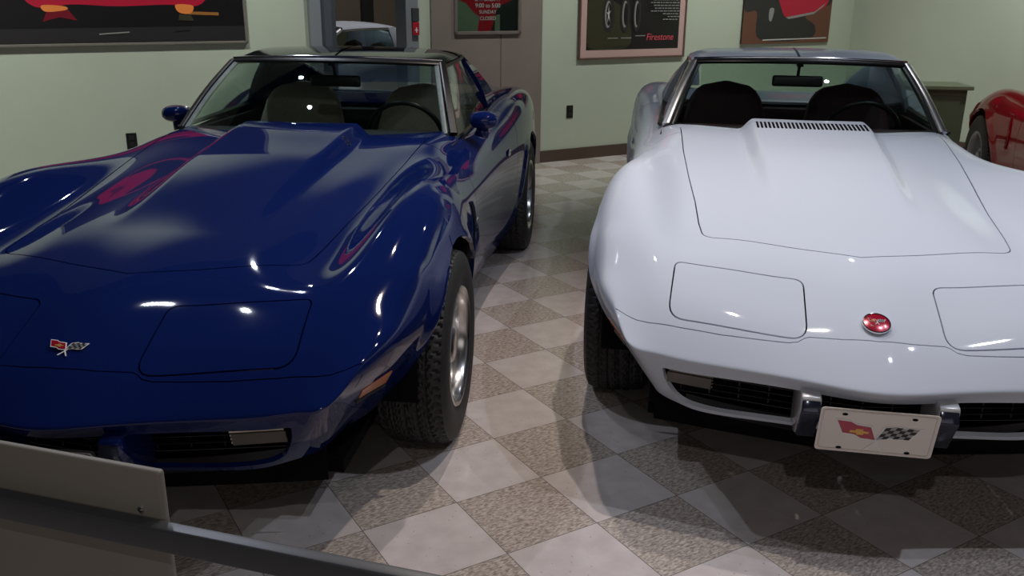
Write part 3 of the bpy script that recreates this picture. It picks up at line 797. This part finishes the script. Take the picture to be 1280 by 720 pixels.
    bm = bmesh.new(); tube(bm, [(p[0], p[1], .001) for p in inn], .0022 if kind == 'white' else .003, 6, True); obj('plate_rim', bm, PINKW if kind == 'white' else EMGREY, pl, True)
    for x, y in ((-.089, .057), (.089, .057), (-.089, -.062), (.089, -.062)):
        bm = bmesh.new(); flatpoly(bm, [(x+.0075*cos(2*pi*k/14), y+.0042*sin(2*pi*k/14)) for k in range(14)], 0, .0012)
        obj('bolt_hole', bm, VOID if kind == 'white' else EMGREY, pl)
    if kind == 'white': flags(pl, Matrix.Translation((.0, .005, .0002)), .235)
    # chin spoiler
    bm = bmesh.new(); grid(bm, lambda u, v: Vector((.22+.12*abs(2*u-1)**2+.03*v, (2*u-1)*.50, .285-.06*v)), 16, 2); thicken(bm, .006); obj('chin_spoiler', bm, BLACK, root, 40)
    # nose emblem
    if kind == 'white':
        n = topn(.195, 0); M = frame_m(topz(.195, 0)+n*.001, (0, -1, 0), n)
        bm = bmesh.new(); lathe(bm, [(.036, 0), (.039, .004), (.038, .008), (.035, .009)], 40, 'z'); e = obj('nose_emblem', bm, CHROME, root, 40); e.matrix_local = M
        bm = bmesh.new(); lathe(bm, [(.035, .007), (.025, .0095), (.012, .0108), (.0005, .011)], 40, 'z'); obj('enamel_disc', bm, EMRED, e, True)
        flags(e, Matrix.Translation((0, .006, .0105)), .050)
        txt('emblem_lettering', 'CORVETTE', .0075, EMWHITE, e, Matrix.Translation((0, -.013, .0098)), .0004)
    elif kind == 'blue':
        n = topn(.205, 0); M = frame_m(topz(.205, .01)+n*.003, (0, -1, 0), n)
        flags(root, M, .112, name='nose_emblem')
    # louvre slots in the hood bulge
    if kind == 'white':
        for k in range(28):
            y = -.232 + .464*k/27; q = topz(1.885, y); n = topn(1.885, y)
            bm = bmesh.new(); bx(bm, -.055, .055, -.0045, .0045, -.004, .002); o = obj('vent_slot', bm, VOID, R['hood'][0]); o.matrix_local = frame_m(q, topz(1.94, y)-topz(1.83, y), n)
    # side marker lamps, front fender gills and their emblem
    for sg in (1, -1):
        def sp(s, z, off=.0):
            h = BVH0.ray_cast(Vector((s, 2*sg, z)), Vector((0, -sg, 0))); return h[0] + h[1]*off
        bm = bmesh.new(); Q = [(.335, .468), (.475, .468), (.478, .430), (.345, .440)]
        V_ = [[sp(lerp(lerp(Q[0][0], Q[1][0], u/6), lerp(Q[3][0], Q[2][0], u/6), v/3), lerp(lerp(Q[0][1], Q[1][1], u/6), lerp(Q[3][1], Q[2][1], u/6), v/3), .002) for v in range(4)] for u in range(7)]
        grid(bm, lambda u, v: V_[round(u*6)][round(v*3)], 6, 3); thicken(bm, .006); obj('side_marker_lamp', bm, AMBER, root, 40)
        bm = bmesh.new(); bar3(bm, [sp(s, z, .002) for s, z in ((.340, .432), (.40, .428), (.482, .422))], .008, .004, (0, sg, 0)); obj('marker_bezel', bm, BLACK, root)
        bm = bmesh.new()
        A = [sp(1.60+.03*sin(pi*k/10), .70-.02*k, .002) for k in range(11)]
        bar3(bm, A, .028, .005, (0, sg, 0)); obj('fender_vent', bm, VOID, root)
        bm = bmesh.new(); bar3(bm, [a_+Vector((.018, .002*sg, 0)) for a_ in A], .008, .008, (0, sg, 0)); obj('vent_lip', bm, paint, root, 40)
        if kind == 'blue':
            flags(root, frame_m(sp(1.70, .60, .004), (-sg, 0, 0) if sg > 0 else (1, 0, 0), (0, sg, 0)), .09, name='fender_emblem')
        bm = bmesh.new(); oval(bm, sp(2.80, .70, .002), .055, .006, .018); obj('door_handle', bm, CHROME, root, True)
    if kind in ('blue', 'red'):
        for sg, (s, y, z) in ((-1, (2.30, -.765, .930)), (1, (2.44, .775, .908))):
            bm = bmesh.new(); oval(bm, (s, y, z), .060, .066, .040, p=.85)
            tube(bm, [(s+.01, y, z-.03), (s+.01, y*.985, z-.075)], [.026, .034], 12); mo = obj('side_mirror', bm, paint, root, True)
            bm = bmesh.new(); oval(bm, (s+.052, y, z), .012, .056, .032, p=.7); obj('mirror_glass', bm, CHROME, mo, True)
    for y in (-.50, -.32, .32, .50):                                 # tail lamps
        h = BVH0.ray_cast(Vector((7, y, .60)), Vector((-1, 0, 0)))
        if h[0] is None: continue
        bm = bmesh.new(); lathe(bm, [(.062, -.004), (.066, .004), (.058, .008), (.030, .012), (.0005, .013)], 32, 'z'); o = obj('tail_lamp', bm, mat('tail_lens', (.25, .008, .01), .2, 0, .8), root, 40); o.matrix_local = frame_m(h[0], (0, 1, 0), h[1])
    if kind == 'blue':
        q = topz(1.80, -.268); n = topn(1.80, -.268)
        bm = bmesh.new(); o_ = rrect(V2((-.03, -.012), (.03, -.012), (.03, .012), (-.03, .012)), .004, 3)
        txt('hood_lettering', 'L82', .034, CHROME, R['hood'][0], frame_m(q+n*.002, (-.35, -1, 0), n), .0015)
        bm.free()
    return root, R

# ------------------------------------------------------------------ the cars
POSE_W = (.181, .986, 2.174); POSE_B = (.109, -1.148, 1.935)
wroot, WR = build_car('white', 'glossy white sports coupe with closed headlight doors and a flag plate under its nose', POSE_W, WHITE, MAROON, MAROON, PILLAR)
broot, BR = build_car('blue', 'dark blue sports coupe with beige seats and a polished front wheel', POSE_B, BLUE, BEIGE, DARKI, BLACK)
rroot = empty('sports_car', (0, 0, 0)); tag(rroot, 'red sports car at the right edge, parked beyond the white coupe and facing away', 'car')
def clone_car(src, root, pose, swaps, skip=()):
    """copies of a car's parts, each piece again its own object, with the paint changed"""
    cache = {}
    a, ox, oy = pose; root.location = (ox, oy, 0); root.rotation_euler = (0, 0, pi/2-a)
    def rec(o, parent):
        if o.name.split('.')[0] in skip: return
        c = o.copy(); COL.objects.link(c); c.parent = parent
        if o.type == 'MESH' and any(m in swaps for m in o.data.materials[:]):
            if o.data.name not in cache:
                me = o.data.copy()
                for i, m in enumerate(me.materials[:]):
                    if m in swaps: me.materials[i] = swaps[m]
                cache[o.data.name] = me
            c.data = cache[o.data.name]
        for ch in o.children: rec(ch, c)
    for ch in src.children: rec(ch, root)
SK = ('license_plate', 'nose_emblem', 'fender_emblem', 'hood_lettering', 'vent_slot', 'emblem_lettering')
A_R = radians(193); sx_, sy_ = sin(A_R), cos(A_R)
# the front left wheel stands at (3.5, 6.75)
yx, yy = -cos(A_R), sin(A_R)
clone_car(broot, rroot, (A_R, 3.46 + .87*cos(A_R)*-1 - 1.03*sx_, 6.75 + .87*sin(A_R) - 1.03*sy_), {BLUE: RED, BEIGE: DARKI, ALLOY: EMGREY}, SK)
froot = empty('sports_car', (0, 0, 0)); tag(froot, 'white car seen through the doorway behind the blue coupe', 'car')
q = wv(.52, DW+1.9); clone_car(wroot, froot, (pi/2-RZ, q.x, q.y), {}, SK)

# ------------------------------------------------------------------ doorway, door and wall fittings
def WM(v, z, d=DW, off=0.0, wall='back'):
    """matrix on a wall: local x to the right along it, y up, z out of the wall"""
    if wall == 'back': o = wv(v, d-off, z); x, n = VX, UX
    else: o = VX*(E_R-off) - UX*v + Vector((0, 0, z)); x, n = UX, -VX
    y = Vector((0, 0, 1)); return Matrix(((x.x, y.x, n.x, o.x), (x.y, y.y, n.y, o.y), (x.z, y.z, n.z, o.z), (0, 0, 0, 1)))
def on_wall(name, bm, m, M, parent=None, smooth=False):
    o = obj(name, bm, m, parent, smooth)
    if parent is None: o.matrix_world = M
    return o
STEEL = mat('grey_door_steel', (.20, .22, .25), .45); STEELD = mat('dark_door_steel', (.07, .08, .10), .45)
bm = bmesh.new()
for v0, v1, d0, d1 in ((2.34, 2.43, DW-.05, DW+.16), (3.14, 3.25, DW-.05, DW+.16)): bx(bm, v0, v1, d0, d1, 0, 2.15, .004)
bx(bm, 2.43, 3.14, DW-.05, DW+.16, 2.05, 2.15, .004)
tag(obj('trim_1', bm, STEEL, rot=(0, 0, RZ)), kind='structure')
bm = bmesh.new(); bx(bm, 2.43, 2.53, DW-.01, DW+.14, 0, 2.05, .003); bx(bm, 2.53, 2.585, DW+.05, DW+.10, 0, 2.05, .003); tag(obj('trim_2', bm, STEELD, rot=(0, 0, RZ)), kind='structure')
MAUVE = noise_mat('mauve_door_paint', (.20, .165, .150), (.215, .175, .160), 4, .45)
bm = bmesh.new(); bx(bm, 3.376, 4.035, DW-.028, DW+.0, 0, 2.2, .003); bx(bm, 4.041, 4.46, DW-.028, DW, 0, 2.2, .003)
d1 = tag(obj('door_1', bm, MAUVE, rot=(0, 0, RZ)), kind='structure')
# framed pane in the mauve door: red car reflection painted flat, white opening hours
wf = empty('door_window'); wf.matrix_world = WM(3.905, 1.50, DW, .028); tag(wf, 'framed window with white lettering over a painted red car reflection, on the mauve door', 'notice')
w_, h_ = .322, .345
bm = bmesh.new()
for a in ((-w_, w_, -h_, -h_+.026), (-w_, w_, h_-.026, h_), (-w_, -w_+.026, -h_, h_), (w_-.026, w_, -h_, h_)): bx(bm, a[0], a[1], a[2], a[3], 0, .022, .003)
on_wall('frame', bm, mat('window_frame', (.20, .17, .16), .35, .3), None, wf)
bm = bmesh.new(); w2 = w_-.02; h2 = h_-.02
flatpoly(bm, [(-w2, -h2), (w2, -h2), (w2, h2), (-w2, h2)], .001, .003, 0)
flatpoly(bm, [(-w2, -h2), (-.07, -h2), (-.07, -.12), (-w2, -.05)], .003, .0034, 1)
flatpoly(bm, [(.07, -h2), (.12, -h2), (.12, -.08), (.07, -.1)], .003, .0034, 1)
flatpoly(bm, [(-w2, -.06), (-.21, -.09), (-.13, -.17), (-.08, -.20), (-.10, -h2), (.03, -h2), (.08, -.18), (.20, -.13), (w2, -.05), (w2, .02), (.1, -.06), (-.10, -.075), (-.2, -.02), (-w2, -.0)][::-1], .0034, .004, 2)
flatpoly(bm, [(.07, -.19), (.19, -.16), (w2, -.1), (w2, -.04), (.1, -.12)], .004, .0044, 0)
on_wall('print', bm, [mat('reflected_dark', (.010, .012, .012), .4), mat('reflected_green', (.11, .14, .09), .5), mat('reflected_red', (.30, .006, .015), .35)], None, wf)  # flat sheet with the pane's red car reflection painted on it
WHT = mat('white_lettering', (.62, .62, .62), .6)
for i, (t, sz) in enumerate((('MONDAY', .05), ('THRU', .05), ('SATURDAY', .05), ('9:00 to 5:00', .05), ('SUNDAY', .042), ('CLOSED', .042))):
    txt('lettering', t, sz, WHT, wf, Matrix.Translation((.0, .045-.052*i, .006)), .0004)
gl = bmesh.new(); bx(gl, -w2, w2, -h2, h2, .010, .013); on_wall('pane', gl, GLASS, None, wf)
# fire-alarm station on the jamb
fa = empty('fire_alarm'); fa.matrix_world = WM(3.215, 1.25, DW, .05); tag(fa, 'small alarm box with a red lower half on the grey door jamb', 'alarm')
bm = bmesh.new(); bx(bm, -.028, .028, -.09, .01, 0, .03, .004); on_wall('red_housing', bm, mat('alarm_red', (.40, .01, .03), .4), None, fa)
bm = bmesh.new(); bx(bm, -.03, .03, .015, .12, 0, .028, .004); on_wall('keypad', bm, mat('keypad_grey', (.05, .05, .055), .4), None, fa)
bm = bmesh.new(); bx(bm, -.015, .015, -.055, -.048, .03, .036); bx(bm, -.004, .004, -.07, -.03, .03, .036); on_wall('pull_handle', bm, WHT, None, fa)
# room beyond
BROWN = noise_mat('brown_panel', (.105, .088, .060), (.115, .095, .066), 2, .7)
wallbox('wall_far', .5, 7.5, DW+4.0, DW+4.15, 0, HT, BROWN)
bm = bmesh.new(); bx(bm, 3.72, 3.80, DW+3.93, DW+4.01, 0, HT); bx(bm, 4.36, 4.50, DW+3.93, DW+4.01, 0, HT); tag(obj('trim_3', bm, mat('dark_post', (.012, .012, .012), .5), rot=(0, 0, RZ)), kind='structure')
q = wv(3.6, DW+2.2); spot((q.x, q.y, 3.6), (q.x+.3, q.y+.4, .8), 150, 130, 1, .1, NEUT)
# outlets
for v, lab in ((.978, 'black wall outlet above the blue coupe\'s fender'), (4.795, 'black wall outlet below the framed poster')):
    e = empty('wall_outlet'); e.matrix_world = WM(v, .45, DW, 0); tag(e, lab, 'outlet')
    bm = bmesh.new(); bx(bm, -.036, .036, -.058, .058, 0, .006, .003); on_wall('cover_plate', bm, BLACK, None, e)
    for s in (1, -1):
        bm = bmesh.new(); bx(bm, -.017, .017, s*.024-.014, s*.024+.014, .006, .009, .002); on_wall('socket', bm, mat('socket_grey', (.02, .02, .022), .3), None, e)

# ------------------------------------------------------------------ posters
PK = {'k': mat('ink_black', (.008, .007, .008), .35), 'r': mat('ink_red', (.42, .010, .035), .35), 'R': mat('ink_deep_red', (.16, .004, .014), .4), 'o': mat('ink_orange', (.75, .22, .05), .4),
      'y': mat('ink_amber', (.30, .12, .03), .4), 'b': mat('ink_brown', (.13, .050, .030), .45), 'B': mat('ink_rust', (.18, .022, .022), .45), 'g': mat('ink_olive', (.035, .032, .015), .45), 'w': mat('ink_white', (.55, .52, .50), .45),
      's': mat('ink_silver', (.25, .25, .25), .4), 'p': mat('ink_pink', (.60, .08, .11), .4), 'd': mat('ink_charcoal', (.022, .020, .022), .4)}
PKEYS = list(PK)
class Art:
    def __init__(s, x0, z0, w, h, base):
        s.bm = bmesh.new(); s.n = 0; s.k = 0.0; s.w, s.h = w, h; s.poly([(0, 0), (1, 0), (1, 1), (0, 1)], base)
    def poly(s, pts, c):
        pts = [(min(1, max(0, p[0])), min(1, max(0, p[1]))) for p in pts]; pts = [p for i, p in enumerate(pts) if p != pts[i-1]]
        A = sum(pts[i][0]*pts[(i+1) % len(pts)][1]-pts[(i+1) % len(pts)][0]*pts[i][1] for i in range(len(pts)))
        if A < 0: pts = pts[::-1]
        z = s.n*.00035; s.n += 1
        f = s.bm.faces.new([s.bm.verts.new((p[0]*s.w, p[1]*s.h, z)) for p in pts]); f.material_index = PKEYS.index(c)
    def ell(s, cx, cy, rx, ry, c, a0=0, a1=2*pi, n=28): s.poly([(cx+rx*cos(a0+(a1-a0)*k/n), cy+ry*sin(a0+(a1-a0)*k/n)) for k in range(n)], c)
def smooth_poly(c, n=6):
    """closed Catmull-Rom through the corners"""
    out = []; m = len(c)
    for i in range(m):
        p0, p1, p2, p3 = (Vector(c[(i+k-1) % m]) for k in range(4))
        for k in range(n):
            t = k/n; out.append(tuple(.5*((2*p1)+(p2-p0)*t+(2*p0-5*p1+4*p2-p3)*t*t+(3*p1-p0-3*p2+p3)*t**3)))
    return out
def poster(label, v0, v1, z0, z1, wall, art, frame=None, fw_=.0, mat_=None, group=None):
    e = empty('framed_poster'); e.matrix_world = WM(v0, z0, DW, 0, wall) if wall == 'back' else WM(v0, z0, DW, 0, wall); tag(e, label, 'poster')
    w, h = v1-v0, z1-z0
    if wall != 'back': w = abs(w)
    bm = bmesh.new(); bx(bm, 0, w, 0, h, 0, .018, .002); on_wall('backing', bm, mat_ or PK['k'], None, e)
    if fw_:
        bm = bmesh.new()
        for a in ((0, w, 0, .018), (0, w, h-.018, h), (0, .018, 0, h), (w-.018, w, 0, h)): bx(bm, a[0], a[1], a[2], a[3], 0, .028, .003)
        on_wall('frame', bm, frame, None, e)
    A = art(w-2*fw_, h-2*fw_); o = obj('print', A.bm, [PK[k] for k in PKEYS], e); o.location = (fw_, fw_, .0195)
    return e
def art_left(w, h):
    A = Art(0, 0, w, h, 'k')
    A.poly([(.0, .0), (1, 0), (1, .09), (0, .08)], 'd')
    A.poly(smooth_poly([(.235, .20), (.36, .215), (.52, .205), (.70, .215), (.82, .21), (.87, .30), (.86, .46), (.78, .62), (.66, .74), (.40, .74), (.27, .62), (.19, .46), (.18, .30)]), 'r')
    A.poly(smooth_poly([(.34, .63), (.71, .62), (.65, .72), (.41, .725)]), 'k')
    A.poly(smooth_poly([(.27, .33), (.79, .32), (.75, .40), (.30, .41)]), 'R')
    A.poly([(.275, .20), (.335, .20), (.37, .125), (.31, .145), (.25, .12)], 'R')
    A.poly(smooth_poly([(.255, .21), (.33, .205), (.335, .185), (.265, .175)]), 'o')
    A.poly(smooth_poly([(.735, .215), (.80, .21), (.79, .165), (.745, .17)]), 'o')
    A.poly([(.80, .175), (.90, .17), (.90, .152), (.78, .158)], 'y')
    A.poly([(.745, .16), (.79, .155), (.80, .12), (.74, .125)], 'g')
    A.poly([(.44, .045), (.55, .055), (.55, .062), (.44, .052)], 's')
    A.poly([(.72, .06), (.78, .066), (.78, .072), (.72, .066)], 'd')
    return A
def art_tires(w, h):
    A = Art(0, 0, w, h, 'k')
    A.poly(smooth_poly([(.02, .02), (.45, .02), (.40, .22), (.18, .30), (.02, .30)]), 'g')
    A.poly(smooth_poly([(.10, .31), (.19, .30), (.25, .335), (.35, .295), (.45, .33), (.55, .32), (.66, .35), (.66, .62), (.50, .70), (.20, .68), (.08, .52)]), 'r')
    A.poly(smooth_poly([(.16, .56), (.60, .58), (.52, .66), (.22, .65)]), 'd')
    for cx, r in ((.22, .062), (.395, .052), (.52, .045)):
        A.ell(cx, .205, r, .105, 'd'); A.ell(cx-.004, .205, r*.55, .078, 's'); A.ell(cx+.004, .205, r*.42, .066, 'k')
        if cx < .3:
            for k in range(5): a = 2*pi*k/5+.4; A.poly([(cx+.006*cos(a+1.5), .205+.008*sin(a+1.5)), (cx+.024*cos(a), .205+.06*sin(a)), (cx-.006*cos(a+1.5), .205-.008*sin(a+1.5))], 'w')
    rnd = random.Random(3)
    for k in range(13): x = .66+.12*rnd.random()+(.05 if k > 8 else 0); zz = .86-.0 - 0
    for k in range(16):
        z = .42-.0165*k; x = .645 + .09*rnd.random() + (.10 if k > 12 else 0)
        xx = x
        while xx < .95:
            l = .015+.03*rnd.random(); A.poly([(xx, z), (min(xx+l, .965), z), (min(xx+l, .965), z+.0055), (xx, z+.0055)], 's'); xx += l+.008
    for k, x in enumerate((.19, .33, .48)): A.poly([(x, .066+.012*(k == 2)), (x+.11, .066+.012*(k == 2)), (x+.11, .071+.012*(k == 2)), (x, .071+.012*(k == 2))], 's')
    A.poly([(.15, .86), (.85, .86), (.85, .90), (.15, .90)], 'w')
    return A
def art_brown(w, h):
    A = Art(0, 0, w, h, 'b')
    A.poly(smooth_poly([(.0, .25), (.14, .22), (.2, .03), (.76, .03), (.82, .12), (.70, .18), (.76, .24), (1, .30), (1, .66), (0, .66)]), 'd')
    A.poly(smooth_poly([(.34, .42), (.40, .26), (.50, .175), (.78, .215), (.95, .285), (.93, .48), (.80, .60), (.46, .61)]), 'r')
    A.poly([(.47, .183), (.80, .222), (.92, .285), (.90, .262), (.79, .205), (.50, .17)], 's')
    A.poly(smooth_poly([(.28, .24), (.33, .24), (.31, .16), (.28, .17)]), 's')
    A.poly([(.23, .022), (.97, .028), (.97, .036), (.23, .03)], 'w')
    return A
def art_right(w, h):
    A = Art(0, 0, w, h, 'B')
    A.poly(smooth_poly([(.10, .22), (.30, .19), (.95, .18), (.97, .30), (.2, .34)]), 'd')
    A.poly(smooth_poly([(.10, .34), (.16, .46), (.34, .50), (.46, .66), (.70, .66), (.82, .50), (.96, .46), (.98, .32), (.80, .285), (.24, .30)]), 'r')
    A.poly(smooth_poly([(.40, .52), (.48, .63), (.68, .63), (.76, .52)]), 'd')
    for cx in (.215, .83): A.ell(cx, .30, .052, .088, 'd'); A.ell(cx, .30, .036, .062, 's'); A.ell(cx, .30, .018, .03, 'w')
    A.poly([(.25, .262), (.79, .255), (.79, .268), (.25, .274)], 's')
    for k in range(9): A.poly([(.03+.1*k, .09+.012*(k % 3)), (.10+.1*k, .10+.012*(k % 2)), (.11+.1*k, .085)], 'R')
    return A
FRK = mat('thin_dark_frame', (.03, .025, .022), .35)
poster('wide black poster of a red car with glowing lamps, behind the blue coupe', 0.05, 1.865, 1.118, 2.33, 'back', art_left, mat('grey_frame', (.16, .15, .13), .4), .02, None)
pt = poster('framed tire advertisement with a pink mat, right of the mauve door', 4.860, 6.123, .915, 2.62, 'back', art_tires, mat('rose_frame', (.12, .07, .06), .35), .085, mat('pink_mat', (.50, .33, .31), .6))
txt('lettering', 'Firestone', .088, PK['p'], pt, Matrix.Translation((1.263-.085-.235, .085+.105, .0215)), .0008, 'CENTER', .2, 1.0)
poster('frameless poster of a red car on brown ground, above the white coupe\'s roof', 6.88, 8.17, 1.018, 2.45, 'back', art_brown)
poster('wide poster of a red car on rust-red ground, on the right-hand wall', -5.906, -3.95, 1.16, 2.20, 'right', art_right)

# ------------------------------------------------------------------ low display cabinet by the right wall
dc = empty('display_cabinet', (3.86, 8.45, 0), radians(-8)); tag(dc, 'low dark green cabinet with an overhanging top, between the white coupe and the red car', 'cabinet')
GRN = noise_mat('green_cabinet_paint', (.055, .065, .04), (.065, .075, .045), 5, .5)
bm = bmesh.new(); bx(bm, -.30, .24, -.2, .2, 0, .70, .004); on_wall('body', bm, GRN, None, dc)
bm = bmesh.new(); bx(bm, -.34, .28, -.24, .24, .70, .735, .006); on_wall('top', bm, mat('cabinet_top', (.10, .12, .075), .4), None, dc)
bm = bmesh.new(); bx(bm, -.25, .19, -.208, -.199, .08, .64, .003); on_wall('door', bm, GRN, None, dc)

# ------------------------------------------------------------------ barrier rail in the foreground
RAILM = mat('grey_rail_paint', (.075, .078, .088), .38, .3)
P0 = Vector((-.657, 1.015, .85)); P1 = Vector((-.122, .855, .85)); dr = (P1-P0).normalized(); az = math.atan2(dr.y, dr.x)
rl = empty('barrier_rail', (P0.x, P0.y, 0), az); tag(rl, 'grey square-tube barrier rail crossing the lower left corner', 'barrier')
bm = bmesh.new(); bx(bm, -.75, 1.05, 0, .02, .816, .85, .003); obj('top_rail', bm, RAILM, rl, 40)
for x in (-.72, 1.0):
    bm = bmesh.new(); bx(bm, x-.016, x+.016, 0, .02, .012, .816, .003); obj('post', bm, RAILM, rl, 40)
    bm = bmesh.new(); bx(bm, x-.07, x+.07, -.06, .09, 0, .012, .004); obj('foot_plate', bm, RAILM, rl, 40)
sgn = empty('sign_panel', (P0.x, P0.y, 0), az); tag(sgn, 'grey-brown sign panel seen from behind, fixed to the barrier rail', 'sign')
bm = bmesh.new(); bx(bm, -.60, .232, .022, .034, .66, .914, .004); obj('panel', bm, noise_mat('grey_brown_panel', (.19, .175, .15), (.21, .195, .17), 3, .5), sgn, 40)
for x, z in ((.20, .838),):
    bm = bmesh.new(); lathe(bm, [(.0001, -.004), (.004, -.003), (.004, 0)], 14, 'y'); o = obj('screw', bm, CHROME, sgn); o.location = (x, .022, z+.02)
